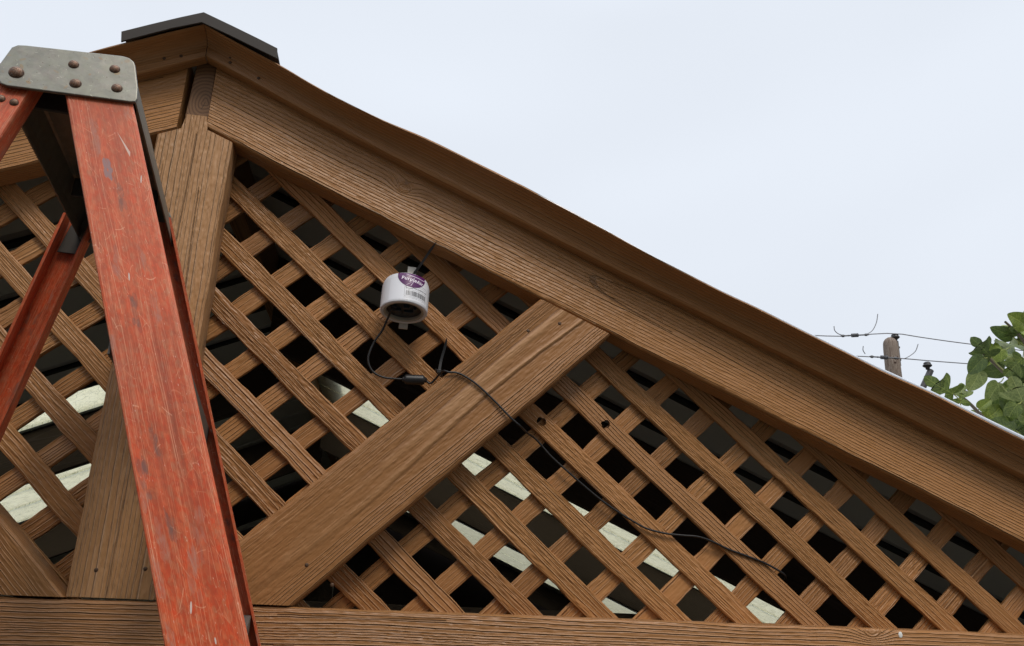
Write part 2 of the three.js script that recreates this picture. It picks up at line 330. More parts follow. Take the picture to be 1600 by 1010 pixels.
for (const side of [1, -1]) {
  const edges = side > 0 ? [0.0585, -0.155, -0.46, -0.765, -1.07, -1.375, -1.68, -1.985, -2.335, -2.65, -2.965, -3.6, -4.2, -4.8, -5.35, -5.98, -6.6, -7.2, -7.9, -8.6]
    : [0.0585, -0.155, -0.46, -0.765, -1.07, -1.375, -1.62, -1.93, -2.24, -2.55, -2.86, -3.17, -3.5, -4.2, -4.8, -5.4, -6.0, -6.6, -7.2, -7.9, -8.6];
  for (let i = 0; i + 1 < edges.length; i++) {
    const a = edges[i], b = edges[i + 1], pale = side > 0 ? (a <= -2.33 && b >= -2.97) || (a <= -5.34 && b >= -6.7) : (a <= -1.61 && b >= -3.51);
    if (pale && side < 0) mesh('roof_sheet', ribSheet(side, a, b + 0.001, 0, 0.6), SHEET_DARK, pav);
    const m = mesh('roof_sheet', ribSheet(side, a, b + 0.001, pale && side < 0 ? 0.601 : 0, HALF + 0.1, pale), pale ? SHEET_PALE : SHEET_DARK, pav);
    if (pale) m.userData.label = 'pale translucent fibreglass roof sheet';
  }
  // black strips standing in for the shadowed gap along the dark sheet joints
  for (const z of edges.slice(1, 8)) {
    const P0 = [side * 0.04, RK + 0.147 - M * 0.04], P1 = [side * HALF, RK + 0.147 - M * HALF];
    mesh('seam_shadow_strip', boardGeo(P0, P1, 0.011, z - 0.012, z + 0.014, { seed: 500 + Math.round(z * 30), r: 0.002, step: 0.3, nv: 1, wob: 0 }), SEAM_SHADOW, pav);
  }
  // inner rafters hang below the sheets
  const deep = side > 0 ? [[-0.95, 0.29], [-2.97, 0.265], [-6.95, 0.2]] : [[-1.93, 0.215], [-3.56, 0.25], [-5.4, 0.2], [-7.2, 0.25]];
  for (const [z, drop] of deep) {
    const P0 = [side * 0.02, RK + 0.150 - drop / 2 - M * 0.02], P1 = [side * HALF, RK + 0.150 - drop / 2 - M * HALF];
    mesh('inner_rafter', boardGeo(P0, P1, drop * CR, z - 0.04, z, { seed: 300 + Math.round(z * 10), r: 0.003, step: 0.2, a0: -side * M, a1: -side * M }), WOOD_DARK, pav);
  }
  // side wall added to keep the inside dark, corner post
  mesh('added_side_wall', box(0.06, 1.72, 8.5, side * (HALF - 0.02), 0.86, -4.35), WOOD_DARK, pav);
  mesh('corner_post', box(0.14, 1.66, 0.14, side * (HALF - 0.12), 0.83, -0.02, 0.006), WOOD[1][0], pav);
}
{ // closed far end
  const sh = new THREE.Shape([[-HALF, -YO], [HALF, -YO], [HALF, roofY(HALF)], [0, roofY(0)], [-HALF, roofY(HALF)]].map(p => new THREE.Vector2(...p)));
  const g = new THREE.ExtrudeGeometry(sh, { depth: 0.06, bevelEnabled: false }); g.translate(0, YO, -8.7);
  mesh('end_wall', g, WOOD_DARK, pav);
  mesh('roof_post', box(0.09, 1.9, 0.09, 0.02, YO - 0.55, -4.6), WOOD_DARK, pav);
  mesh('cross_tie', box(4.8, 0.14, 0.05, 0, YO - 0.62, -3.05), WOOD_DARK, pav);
}
// ridge cap: folded sheet with a turned-down front lip
{
  const cap = new THREE.MeshStandardMaterial({ color: new THREE.Color().setRGB(0.04, 0.032, 0.026), roughness: 0.65, metalness: 0.2 });
  const o = [[-0.1406, 0.4801], [-0.0941, 0.5028], [-0.0447, 0.5261], [-0.0021, 0.5449], [0.0542, 0.5221], [0.1037, 0.5013], [0.1428, 0.484]];
  const sh = new THREE.Shape([...o.map(p => new THREE.Vector2(...p)), ...[[0.1457, 0.4618], [0.0542, 0.5004], [-0.0021, 0.5226], [-0.0545, 0.5009], [-0.1376, 0.4593]].map(p => new THREE.Vector2(...p))]);
  const lip = new THREE.ExtrudeGeometry(sh, { depth: 0.0025, bevelEnabled: true, bevelThickness: 0.0008, bevelSize: 0.0008, bevelSegments: 1 }); lip.translate(0, YO, 0.1335);
  const top = new THREE.Shape([...o.map(p => new THREE.Vector2(...p)), ...o.slice().reverse().map(p => new THREE.Vector2(p[0], p[1] - 0.003))]);
  const sheet = new THREE.ExtrudeGeometry(top, { depth: 8.6, bevelEnabled: false }); sheet.translate(0, YO, 0.1325 - 8.6);
  mesh('ridge_cap', mergeGeometries([lip, sheet].map(g => { g.deleteAttribute('uv'); return g; })), cap, pav);
}
// bright metal drip edge on the right-hand slope
{
  const pos = [], idx = [], N = 120;
  for (let k = 0; k <= N; k++) {
    const x = 0.66 + (HALF + 0.1 - 0.66) * k / N, y = 0.474 + 0.0396 / CR - M * x + YO + (0.0052 * n2(x * 3.4 + 5, 8) + 0.0024 * n2(x * 9 + 1, 3)) / CR * Math.min(1, x * 3);
    const h = 0.0006 + 0.0088 * Math.min(1, Math.max(0, (x - 0.66) / 0.98) ** 1.6) + 0.0003 * n2(x * 6, 2);
    for (const [dz, dy] of [[0.1268, -0.001], [0.1274, h * 0.6], [0.1262, h], [0.03, h + 0.012]]) pos.push(x, y + dy, dz);
  }
  for (let k = 0; k < N; k++) for (let i = 0; i < 3; i++) { const a = k * 4 + i, b = a + 4; idx.push(a, b, a + 1, b, b + 1, a + 1); }
  const g = new THREE.BufferGeometry(); g.setAttribute('position', new THREE.Float32BufferAttribute(pos, 3)); g.setIndex(idx); g.computeVertexNormals();
  mesh('drip_edge', g, new THREE.MeshStandardMaterial({ color: new THREE.Color().setRGB(0.72, 0.75, 0.8), roughness: 0.4, metalness: 0.6 }), pav);
}
// nail heads and a fleck of white paint
{
  const nail = new THREE.MeshStandardMaterial({ color: new THREE.Color().setRGB(0.09, 0.05, 0.028), roughness: 0.6, metalness: 0.3 });
  const ng = new THREE.SphereGeometry(0.0034, 10, 6); ng.scale(1, 1, 0.35);
  for (const [x, y, z] of [[0.047, 0.488, 0.0838], [0.048, 0.476, 0.0838], [0.106, 0.448, 0.0838], [-0.075, 0.468, 0.0838], [-0.045, 0.478, 0.0838], [0.045, BM + 0.05, ZF], [-0.03, BM + 0.045, ZF], [0.66, -0.02, ZF + 0.002], [0.72, 0.0, ZF + 0.002], [0.3, -0.46, ZF + 0.002], [0.345, -0.49, ZF + 0.002]]) { const n = mesh('nail_head', ng, nail, pav); n.position.set(x, y + YO, z); }
  const fl = new THREE.SphereGeometry(0.004, 10, 8); fl.scale(1, 1.3, 0.2);
  mesh('paint_fleck', fl, new THREE.MeshStandardMaterial({ color: 0xe9e9e4, roughness: 0.7 }), pav).position.set(1.354, BM - 0.009, ZF + 0.0004 + YO * 0); 
  pav.children[pav.children.length - 1].position.y += YO;
}

// ------------------------------------------------------------------ stepladder
{
  const lad = thing('step_ladder', 'tall red fibreglass stepladder with worn grey metal top standing before the gable', 'stepladder', [0.0569, 0.0329 + YO, 0.6333]);
  lad.rotation.y = THREE.MathUtils.degToRad(8);
  // local x: along the ladder's side; y up; local z towards the viewer (depth s = -z)
  const BASE = -(0.0329 + YO);
  const redTex = (seed, w = 512, h = 2048) => {
    const r = mulberry(seed);
    return canvas(w, h, (c) => {
      c.fillStyle = 'rgb(192,62,22)'; c.fillRect(0, 0, w, h);
      for (let i = 0; i < 26000; i++) { const x = r() * w, y = r() * h, k = r(); c.fillStyle = k < 0.55 ? `rgba(212,96,50,${0.10 + 0.22 * r()})` : `rgba(146,50,34,${0.10 + 0.2 * r()})`; c.fillRect(x, y, 1 + 3 * r(), 2 + 9 * r() * r()); }
      for (let i = 0; i < 260; i++) { c.fillStyle = `rgba(150,52,38,${0.05 + 0.06 * r()})`; c.fillRect(r() * w, r() * h, 1 + 2 * r(), 40 + 200 * r()); }
      for (let i = 0; i < 9000; i++) { const k = r(); c.fillStyle = `rgba(${k < 0.3 ? '208,98,56' : k < 0.6 ? '156,54,24' : k < 0.8 ? '210,60,16' : '176,112,78'},${0.12 + 0.26 * r()})`; c.beginPath(); c.ellipse(r() * w, r() * h, 6 + 15 * r(), 3 + 9 * r(), (r() - 0.5) * 0.8, 0, 7); c.fill(); }
      { const g = c.createLinearGradient(0, 0, 0, h * 0.6); g.addColorStop(0, 'rgba(202,126,98,0.26)'); g.addColorStop(1, 'rgba(206,140,126,0)'); c.fillStyle = g; c.fillRect(0, 0, w, h); }
      for (let i = 0; i < 60; i++) { const g = c.createRadialGradient(0, 0, 0, 0, 0, 1); c.save(); c.translate(r() * w, r() * h); c.scale(20 + 70 * r(), 60 + 200 * r()); const k = r() < 0.55; g.addColorStop(0, k ? 'rgba(210,118,84,0.26)' : 'rgba(158,50,34,0.2)'); g.addColorStop(1, 'rgba(0,0,0,0)'); c.fillStyle = g; c.fillRect(-1, -1, 2, 2); c.restore(); }
      // chalky worn edges
      for (const e of [0, w]) for (let i = 0; i < 500; i++) { const d = Math.pow(r(), 2) * 60; c.fillStyle = `rgba(208,150,122,${0.16 + 0.2 * r()})`; c.fillRect(e ? w - d : d, r() * h, 2 + 3 * r(), 10 + 60 * r()); }
      c.fillStyle = 'rgba(216,146,116,0.13)'; c.fillRect(0, 0, w, h);   // chalky bloom of weathered resin
      // hairline scratches: mostly along the rail, some across
      for (let i = 0; i < 1100; i++) {
        const x = r() * w, y = r() * h, long = r() < 0.45, a = long ? Math.PI / 2 + (r() - 0.5) * 0.25 : r() * 6.28, l = long ? 60 + 260 * r() : 14 + 60 * r();
        c.strokeStyle = `rgba(236,190,160,${0.14 + 0.5 * r() * r()})`; c.lineWidth = 1.2 + 3.2 * r() * r();
        c.beginPath(); c.moveTo(x, y); c.quadraticCurveTo(x + Math.cos(a) * l / 2 + (r() - 0.5) * 18, y + Math.sin(a) * l / 2 + (r() - 0.5) * 18, x + Math.cos(a) * l, y + Math.sin(a) * l); c.stroke();
      }
      for (let i = 0; i < 700; i++) { c.fillStyle = r() < 0.7 ? `rgba(236,214,206,${0.4 + 0.4 * r()})` : `rgba(60,30,28,${0.5 * r()})`; c.fillRect(r() * w, r() * h, 1 + 2 * r(), 1 + 4 * r()); }
      // grey paint and dirt smudges
      for (let i = 0; i < 26; i++) { const x = r() * w, y = r() * h; for (let k = 0; k < 14; k++) { c.fillStyle = `rgba(${i % 4 ? '172,118,104' : '110,82,78'},${0.12 + 0.2 * r()})`; c.beginPath(); c.ellipse(x + (r() - 0.5) * 46, y + (r() - 0.5) * 70, 4 + 14 * r(), 4 + 18 * r(), r() * 3, 0, 7); c.fill(); } }
      // a few chips down to pale glass fibre
      c.fillStyle = 'rgb(206,186,176)';
      for (let i = 0; i < 9; i++) { c.save(); c.translate(30 + r() * (w - 60), r() * h); c.rotate((r() - 0.5) * 1.6); c.beginPath(); c.ellipse(0, 0, 3 + 3 * r(), 6 + 9 * r(), 0, 0, 7); c.fill(); c.restore(); }
      // long pale scrape high on the rail, as photographed
      c.save(); c.translate(w * 0.72, h * 0.105); c.rotate(-0.75); c.fillStyle = 'rgba(214,192,180,0.9)'; c.beginPath(); c.moveTo(-4, -48); c.lineTo(9, 40); c.lineTo(-8, 44); c.fill(); c.restore();
      c.fillStyle = 'rgb(216,196,180)'; c.beginPath(); c.ellipse(w * 0.78, h * 0.028, 9, 20, 0, 0, 7); c.fill();
      c.fillStyle = 'rgba(150,116,116,0.8)'; for (let k = 0; k < 16; k++) { c.beginPath(); c.ellipse(w * (0.36 + 0.1 * r()), h * (0.135 + 0.02 * r()), 6 + 10 * r(), 8 + 10 * r(), r() * 3, 0, 7); c.fill(); }
    });
  };
  const railMat = s => { const t = redTex(s); t.wrapS = t.wrapT = THREE.MirroredRepeatWrapping; return new THREE.MeshPhysicalMaterial({ map: t, bumpMap: t, bumpScale: 0.00025, roughness: 0.5, specularIntensity: 0.65 }); };
  const RED = railMat(91), RED2 = railMat(92);
  const GALV = (() => {
    const t = canvas(1024, 512, (c, w, h) => {
      const r = mulberry(66); c.fillStyle = 'rgb(120,119,109)'; c.fillRect(0, 0, w, h);
      for (let i = 0; i < 900; i++) { const k = 92 + 56 * r(); c.fillStyle = `rgba(${k},${k * 0.985},${k * 0.92},${0.06 + 0.12 * r()})`; c.beginPath(); c.ellipse(r() * w, r() * h, 14 + 60 * r(), 8 + 34 * r(), r() * 3, 0, 7); c.fill(); }
      for (let i = 0; i < 130; i++) { const x = r() * w, y = r() * h, a = r() * 6.28; c.strokeStyle = r() < 0.5 ? 'rgba(205,204,190,0.6)' : 'rgba(72,66,56,0.6)'; c.lineWidth = 0.8 + 1.6 * r(); c.beginPath(); c.moveTo(x, y); c.lineTo(x + 26 * Math.cos(a) * r(), y + 26 * Math.sin(a) * r()); c.stroke(); }
      for (let i = 0; i < 90; i++) { c.fillStyle = `rgba(70,60,48,${0.3 + 0.4 * r()})`; c.beginPath(); c.arc(r() * w, r() * h, 1 + 3 * r(), 0, 7); c.fill(); }
      for (let i = 0; i < 26; i++) { c.fillStyle = `rgba(140,96,52,${0.12 + 0.2 * r()})`; c.beginPath(); c.ellipse(r() * w, r() * h, 8 + 18 * r(), 6 + 10 * r(), r() * 3, 0, 7); c.fill(); }
    });
    t.wrapS = t.wrapT = THREE.MirroredRepeatWrapping;
    return new THREE.MeshStandardMaterial({ map: t, bumpMap: t, bumpScale: 0.0004, roughness: 0.42, metalness: 0.55 });
  })();
  const GALV_IN = new THREE.MeshStandardMaterial({ color: new THREE.Color().setRGB(0.05, 0.044, 0.038), roughness: 0.75, metalness: 0.1 });
  const RUST = (() => { const t = canvas(128, 128, (c, w, h) => { const r = mulberry(3); c.fillStyle = 'rgb(104,76,58)'; c.fillRect(0, 0, w, h); for (let i = 0; i < 500; i++) { const k = r(); c.fillStyle = k < 0.4 ? 'rgba(150,138,124,0.4)' : k < 0.7 ? 'rgba(120,70,38,0.4)' : 'rgba(50,38,32,0.4)'; c.beginPath(); c.arc(r() * w, r() * h, 1 + 5 * r(), 0, 7); c.fill(); } }); return new THREE.MeshStandardMaterial({ map: t, roughness: 0.45, metalness: 0.45, bumpMap: t, bumpScale: 0.0004 }); })();

  // channel rail: web on the outside, flanges turned inwards
  function rail(top, slope, splay, w, dir, y1, thick = 0.0042, fl = 0.030, uo = 0) {
    const h = w / 2, r = 0.003, sec = [];
    const P = (x, s) => sec.push([x, s]);
    P(-h, fl); P(-h, r); P(-h + 0.001, 0.0008); P(-h + r, 0); for (let i = 1; i < 6; i++) P(-h + r + (w - 2 * r) * i / 6, 0); P(h - r, 0); P(h - 0.001, 0.0008); P(h, r); P(h, fl);
    P(h - thick, fl); P(h - thick, thick); P(-h + thick, thick); P(-h + thick, fl); P(-h, fl);
    const per = [0]; for (let i = 1; i < sec.length; i++) per.push(per[i - 1] + Math.hypot(sec[i][0] - sec[i - 1][0], sec[i][1] - sec[i - 1][1]));
    const y0 = BASE - top[1], N = 60, pos = [], uv = [], idx = [], n = sec.length, nx = [];
    for (let k = 0; k <= N; k++) { const y = y1 + (y0 - y1) * k / N; for (let i = 0; i < n; i++) { pos.push(top[0] - slope * y + sec[i][0], top[1] + y, -(top[2] + splay * y + dir * sec[i][1])); uv.push((per[i] - fl) / w, 1 - (y1 - y) / 0.95 + uo); } }
    for (let k = 0; k < N; k++) for (let i = 0; i < n - 1; i++) { const a = k * n + i, b = a + n; dir > 0 ? idx.push(a, b, a + 1, b, b + 1, a + 1) : idx.push(a, a + 1, b, b, a + 1, b + 1); }
    let g = new THREE.BufferGeometry(); g.setAttribute('position', new THREE.Float32BufferAttribute(pos, 3)); g.setAttribute('uv', new THREE.Float32BufferAttribute(uv, 2)); g.setIndex(idx);
    g = g.toNonIndexed(); g.computeVertexNormals(); return g;
  }
  const S = 0.455;
  mesh('rail', rail([0.0005, 0, 0.0015], 0.3615, 0.172, 0.0735, 1, 0.045, 0.0042, 0.011), RED, lad).userData.label = 'worn front rail nearest the viewer';
  mesh('rail', rail([0.0115, 0, S], 0.347, -0.105, 0.074, -1, 0.045, 0.0042, 0.03, 0.3), RED2, lad);
  mesh('rail', rail([-0.0985, 0, 0.0045], -0.18, 0.165, 0.05, 1, 0.03, 0.0042, 0.03, 0.5), RED2, lad);
  mesh('rail', rail([-0.112, 0, S + 0.012], -0.236, -0.165, 0.047, -1, 0.03, 0.0042, 0.034, 0.7), RED2, lad);
  // side plates of the top
  const gus = [[-0.108, 0.022], [-0.1085, 0.014], [-0.1055, 0.004], [-0.1, -0.002], [-0.094, -0.0035], [0.034, 0.0045], [0.0378, 0.0058], [0.0388, 0.0095], [0.0365, 0.026], [0.0275, 0.058], [0.0248, 0.0635], [0.019, 0.0675], [0.012, 0.0685], [-0.09, 0.0572], [-0.0975, 0.0555], [-0.102, 0.051]];
  const plate = (s0, dirOut, lean) => {
    const g = new THREE.ExtrudeGeometry(new THREE.Shape(gus.map(p => new THREE.Vector2(...p))), { depth: 0.0024, bevelEnabled: true, bevelThickness: 0.0014, bevelSize: 0.0014, bevelSegments: 3, curveSegments: 4 });
    const p = g.attributes.position, uv = g.attributes.uv;
    for (let i = 0; i < p.count; i++) { const x = p.getX(i), y = p.getY(i), e = p.getZ(i); uv.setXY(i, x / 0.16 + 0.7, y / 0.08 + 0.1); p.setZ(i, -(s0 + lean * y) + dirOut * e); }
    g.computeVertexNormals(); return g;
  };
  let top;
  { // folded top sheet with front and rear aprons between the plates
    const line = [[-0.106, 0.001], [-0.1065, 0.02], [-0.1005, 0.051], [-0.096, 0.0545], [0.012, 0.0665], [0.020, 0.0655], [0.0255, 0.060], [0.0365, 0.020], [0.0395, 0.0055]];
    const pos = [], uv = [], idx = [], n = line.length, cs = [];
    const out = line.map((p, i) => { const a = line[Math.max(0, i - 1)], b = line[Math.min(n - 1, i + 1)], l = Math.hypot(b[0] - a[0], b[1] - a[1]); return [p[0] + (b[1] - a[1]) / l * 0.0018, p[1] - (b[0] - a[0]) / l * 0.0018]; });
    const closed = [...line, ...out.reverse()], m = closed.length;
    const NS = 10;
    for (let k = 0; k <= NS; k++) for (const [x, y] of closed) { const f = k / NS, s = (0.001 + 0.172 * y) * (1 - f) + (S - 0.105 * y) * f; pos.push(x, y, -s); uv.push(s / 0.16, (x + y) / 0.08); }
    for (let k = 0; k < NS; k++) for (let i = 0; i < m; i++) { const a = k * m + i, b = k * m + (i + 1) % m; idx.push(a, b, a + m, b, b + m, a + m); }
    let g = new THREE.BufferGeometry(); g.setAttribute('position', new THREE.Float32BufferAttribute(pos, 3)); g.setAttribute('uv', new THREE.Float32BufferAttribute(uv, 2)); g.setIndex(idx); g = g.toNonIndexed(); g.computeVertexNormals();
    top = mesh('top_cap', g, GALV, lad);
    mesh('side_plate', plate(0.0005, 1, 0.172), GALV, top); mesh('side_plate', plate(S + 0.0005, -1, -0.105), GALV, top);
    for (const z of [-0.08, -0.33]) mesh('stiffener', box(0.12, 0.03, 0.006, -0.036, 0.033, z), GALV_IN, top);
  }
  const riv = new THREE.SphereGeometry(1, 22, 12, 0, Math.PI * 2, 0, Math.PI / 2); riv.rotateX(Math.PI / 2); riv.scale(1, 1, 0.55);
  for (const [x, y, r] of [[-0.0895, 0.0155, 0.0082], [-0.0355, 0.0425, 0.0060], [-0.0275, 0.0150, 0.0066], [0.0083, 0.0470, 0.0061], [0.0163, 0.0190, 0.0063]]) {
    const m = mesh('rivet', riv, RUST, top); m.scale.setScalar(r); m.position.set(x, y, -(0.0005 + 0.172 * y) + 0.0036);
  }
  for (const [x, y] of [[-0.0985, -0.0198], [-0.0845, -0.0218]]) { const m = mesh('rivet', riv, RUST, lad.children[2]); m.scale.setScalar(0.0048); m.position.set(x, y, -(0.0045 + 0.165 * y) + 0.0002); }
  // treads and rear spreader bars
  const TREAD = new THREE.MeshStandardMaterial({ color: new THREE.Color().setRGB(0.1, 0.09, 0.08), roughness: 0.55, metalness: 0.3 });
  for (let k = 1; k <= 7; k++) {
    const y = -0.005 - 0.285 * k, x = 0.0005 - 0.3615 * y, s0 = 0.006 + 0.172 * y, s1 = S - 0.006 - 0.105 * y;
    mesh('tread', mergeGeometries([box(0.066, 0.003, s1 - s0, x, y, -(s0 + s1) / 2, 0.001), box(0.003, 0.024, s1 - s0, x + 0.0325, y - 0.011, -(s0 + s1) / 2, 0.001), box(0.003, 0.024, s1 - s0, x - 0.0325, y - 0.011, -(s0 + s1) / 2, 0.001)]), TREAD, lad);
  }
  for (let k = 1; k <= 3; k++) {
    const y = 0.34 - 0.66 * k, x = -0.112 + 0.236 * y - 0.008, s0 = 0.006 + 0.165 * y, s1 = S + 0.004 - 0.165 * y;
    mesh('rear_bar', box(0.03, 0.05, s1 - s0, x, y, -(s0 + s1) / 2, 0.004), GALV_IN, lad);
  }
  // bracket riveted inside the far rear rail
  { const y = -0.002, x = -0.112 + 0.236 * y; const m = mesh('hinge_bracket', box(0.030, 0.05, 0.003, x, y, -(S + 0.012 - 0.165 * y - 0.007), 0.001), GALV_IN, lad);
    m.geometry.applyMatrix4(new THREE.Matrix4().makeShear(0, 0, 0.236, 0, 0, 0).premultiply(new THREE.Matrix4().makeTranslation(0, 0, 0))); m.position.x = -0.236 * y; }
}

// ------------------------------------------------------------------ air quality sensor, cable ties, cable
{
  const C = [0.4245, YO - 0.003, 0.058];
  const sen = thing('air_quality_sensor', 'white round air quality sensor with purple sticker hanging on the lattice', 'sensor', C);
  const R = 0.0445, H = 0.0665;
  sen.rotation.set(THREE.MathUtils.degToRad(-10), THREE.MathUtils.degToRad(2), THREE.MathUtils.degToRad(-1));
  const white = new THREE.MeshPhysicalMaterial({ color: new THREE.Color().setRGB(0.74, 0.75, 0.78), roughness: 0.32, clearcoat: 0.2 });
  const prof = [[0.0005, H], [0.030, H], [0.036, H - 0.0008], [0.0405, H - 0.004], [0.0428, H - 0.009], [R, H - 0.016], [R, 0.003], [R - 0.0012, 0.0006], [R - 0.003, 0], [R - 0.0065, 0], [R - 0.0070, 0.001], [R - 0.0072, 0.009], [0.0005, 0.0092]];
  mesh('housing', new THREE.LatheGeometry(prof.map(p => new THREE.Vector2(...p)), 64), white, sen);
  const ring = new THREE.LatheGeometry([[R - 0.0071, 0.0015], [R - 0.0082, 0.0008], [R - 0.0105, 0.0012], [R - 0.0115, 0.0026], [R - 0.0115, 0.009]].map(p => new THREE.Vector2(...p)), 56);
  mesh('inner_rim', ring, new THREE.MeshStandardMaterial({ color: new THREE.Color().setRGB(0.42, 0.39, 0.33), roughness: 0.55 }), sen);
  const pcb = new THREE.MeshStandardMaterial({ color: new THREE.Color().setRGB(0.02, 0.03, 0.04), roughness: 0.35 });
  const parts = [new THREE.CylinderGeometry(0.033, 0.033, 0.003, 40).translate(0, 0.0095, 0).toNonIndexed()];
  for (const [x, z, w, d] of [[-0.012, -0.004, 0.014, 0.012], [0.010, -0.006, 0.02, 0.01], [0.004, 0.012, 0.012, 0.008], [0.02, 0.006, 0.006, 0.012], [-0.018, 0.012, 0.008, 0.006]]) parts.push(box(w, 0.006, d, x, 0.0055, z, 0.0012));
  mesh('circuit_board', mergeGeometries(parts), pcb, sen);
  const tabM = new THREE.MeshStandardMaterial({ color: new THREE.Color().setRGB(0.55, 0.53, 0.48), roughness: 0.6 });
  mesh('mounting_tab', box(0.0165, 0.06, 0.004, 0.008, 0.089, -0.028, 0.001), tabM, sen); mesh('mounting_tab', box(0.0165, 0.046, 0.004, 0.003, 0.014, -R - 0.0025, 0.001), tabM, sen);
  // printed label wrapped round the front
  const lab = canvas(1024, 512, (c, w, h) => {
    c.fillStyle = 'rgb(232,233,238)'; c.fillRect(0, 0, w, h);
    c.strokeStyle = '#2c2c30'; c.fillStyle = '#1d1d20'; c.lineWidth = 5; c.lineJoin = 'round';
    c.beginPath(); c.roundRect(372, 130, 586, 300, 22); c.stroke();
    const q = mulberry(29), fine = (x0, y0, x1, hh, step) => { for (let x = x0; x < x1; x += step + q() * step) if (q() < 0.86) c.fillRect(x, y0 + hh * 0.25 * q(), step * (0.35 + 0.4 * q()), hh * (0.5 + 0.3 * q())); };   // print too fine to read
    c.lineWidth = 11; c.beginPath(); c.moveTo(408, 240); c.arc(428, 208, 32, Math.PI * 0.6, Math.PI * 1.4); c.arc(476, 180, 40, Math.PI * 1.1, Math.PI * 1.85); c.arc(524, 208, 34, Math.PI * 1.5, Math.PI * 0.45); c.closePath(); c.stroke();
    c.font = 'bold 34px sans-serif'; fine(590, 162, 920, 24, 9); c.font = 'bold 44px sans-serif'; c.fillText('www.purpleair.com', 566, 236, 380);
    c.font = '28px sans-serif'; fine(402, 260, 920, 20, 10);
    let x = 404; const r = mulberry(15); while (x < 920) { const b = 4 + r() * 12; c.fillRect(x, 296, b, 112); x += b + 4 + r() * 9; }
    c.font = '26px sans-serif'; fine(372, 450, 950, 18, 12);
  });
  const strip = (a0, a1, y0, y1, rr, mat, name) => {
    const g = new THREE.CylinderGeometry(rr, rr, y1 - y0, 48, 1, true, a0, a1 - a0); g.translate(0, (y0 + y1) / 2, 0);
    return mesh(name, g, mat, sen);
  };
  strip(-0.75, 1.12, 0.004, 0.05, R + 0.00025, new THREE.MeshPhysicalMaterial({ map: lab, roughness: 0.35 }), 'printed_label');
  const pur = canvas(512, 256, (c, w, h) => {
    c.fillStyle = 'rgb(84,12,88)'; c.fillRect(0, 0, w, h);
    c.strokeStyle = 'rgba(240,232,244,0.95)'; c.lineWidth = 9; c.beginPath(); c.moveTo(150, 20); c.quadraticCurveTo(256, 62, 470, 70); c.lineTo(500, 40); c.stroke();
    c.lineWidth = 5; for (const [a, b] of [[215, 235], [250, 160], [345, 240]]) { c.beginPath(); c.moveTo(b, 230); c.lineTo(290, 130); c.stroke(); }
    c.save(); c.translate(108, 112); c.rotate(0.14); c.font = 'bold 84px sans-serif'; c.fillStyle = '#f4eef6'; c.fillText('PurpleAir', -36, 14, 400); c.restore();
  });
  { // half-round sticker bent over the top edge
    const pos = [], uv = [], idx = [], NA = 36, NB = 12, a0 = -0.44, a1 = 0.86;
    for (let i = 0; i <= NA; i++) for (let j = 0; j <= NB; j++) {
      const t = i / NA * 2 - 1, a = a0 + (a1 - a0) * i / NA, depth = 0.030 * Math.sqrt(Math.max(0, 1 - t * t)), k = j / NB;
      const y = H - 0.0055 - depth * k; let rr = R + 0.0005; if (y > H - 0.016) { const q = (y - (H - 0.016)) / 0.0105; rr = R + 0.0005 - 0.0024 * q * q; }
      pos.push(rr * Math.sin(a), y, rr * Math.cos(a)); uv.push(i / NA, 1 - (H - 0.0055 - y) / 0.030);
    }
    for (let i = 0; i < NA; i++) for (let j = 0; j < NB; j++) { const a = i * (NB + 1) + j, b = a + NB + 1; idx.push(a, a + 1, b, b, a + 1, b + 1); }
    const g = new THREE.BufferGeometry(); g.setAttribute('position', new THREE.Float32BufferAttribute(pos, 3)); g.setAttribute('uv', new THREE.Float32BufferAttribute(uv, 2)); g.setIndex(idx); g.computeVertexNormals();
    mesh('sticker', g, new THREE.MeshPhysicalMaterial({ map: pur, roughness: 0.35 }), sen);
  }
  // black parts
  const black = new THREE.MeshPhysicalMaterial({ color: new THREE.Color().setRGB(0.012, 0.012, 0.013), roughness: 0.42 });
  const tie = (name, label, cx, cy, cz, tail, loopR) => {
    const t = thing(name, label, 'cable tie', [cx, cy + YO, cz], 'black cable ties');
    delete t.userData.group;
    const pts = tail.map(p => [p[0] - cx, p[1] - cy, p[2] - cz]);
    const curve = new THREE.CatmullRomCurve3(pts.map(p => V(...p)));
    const w = 0.0024, N = 20, pos = [], idx = [];
    for (let k = 0; k <= N; k++) { const q = curve.getPoint(k / N), d = curve.getTangent(k / N), sd = V(d.y, -d.x, 0).normalize(), ww = w * (k > N - 4 ? 1 - 0.2 * (k - N + 4) : 1); for (const [a, b] of [[-1, 1], [1, 1], [1, -1], [-1, -1]]) pos.push(q.x + sd.x * ww * a, q.y + sd.y * ww * a, q.z + b * 0.0007); }
    for (let k = 0; k < N; k++) for (let i = 0; i < 4; i++) { const a = k * 4 + i, b = k * 4 + (i + 1) % 4; idx.push(a, a + 4, b, b, a + 4, b + 4); }
    const g = new THREE.BufferGeometry(); g.setAttribute('position', new THREE.Float32BufferAttribute(pos, 3)); g.setIndex(idx); 
    let gg = g.toNonIndexed(); gg.computeVertexNormals();
    mesh('tail', gg, black, t);
    mesh('head', box(0.0085, 0.0075, 0.0065, 0, 0, 0, 0.0012), black, t);
    mesh('loop', new THREE.TorusGeometry(loopR, 0.0018, 6, 30).rotateY(Math.PI / 2).rotateZ(0.8), black, t).position.set(0, -0.001, -loopR);
  };
  tie('cable_tie', 'long black cable tie pointing up from behind the white sensor', 0.432, 0.085, 0.012, [[0.432, 0.085, 0.012], [0.448, 0.108, 0.022], [0.463, 0.128, 0.045], [0.476, 0.145, 0.062]], 0.012);
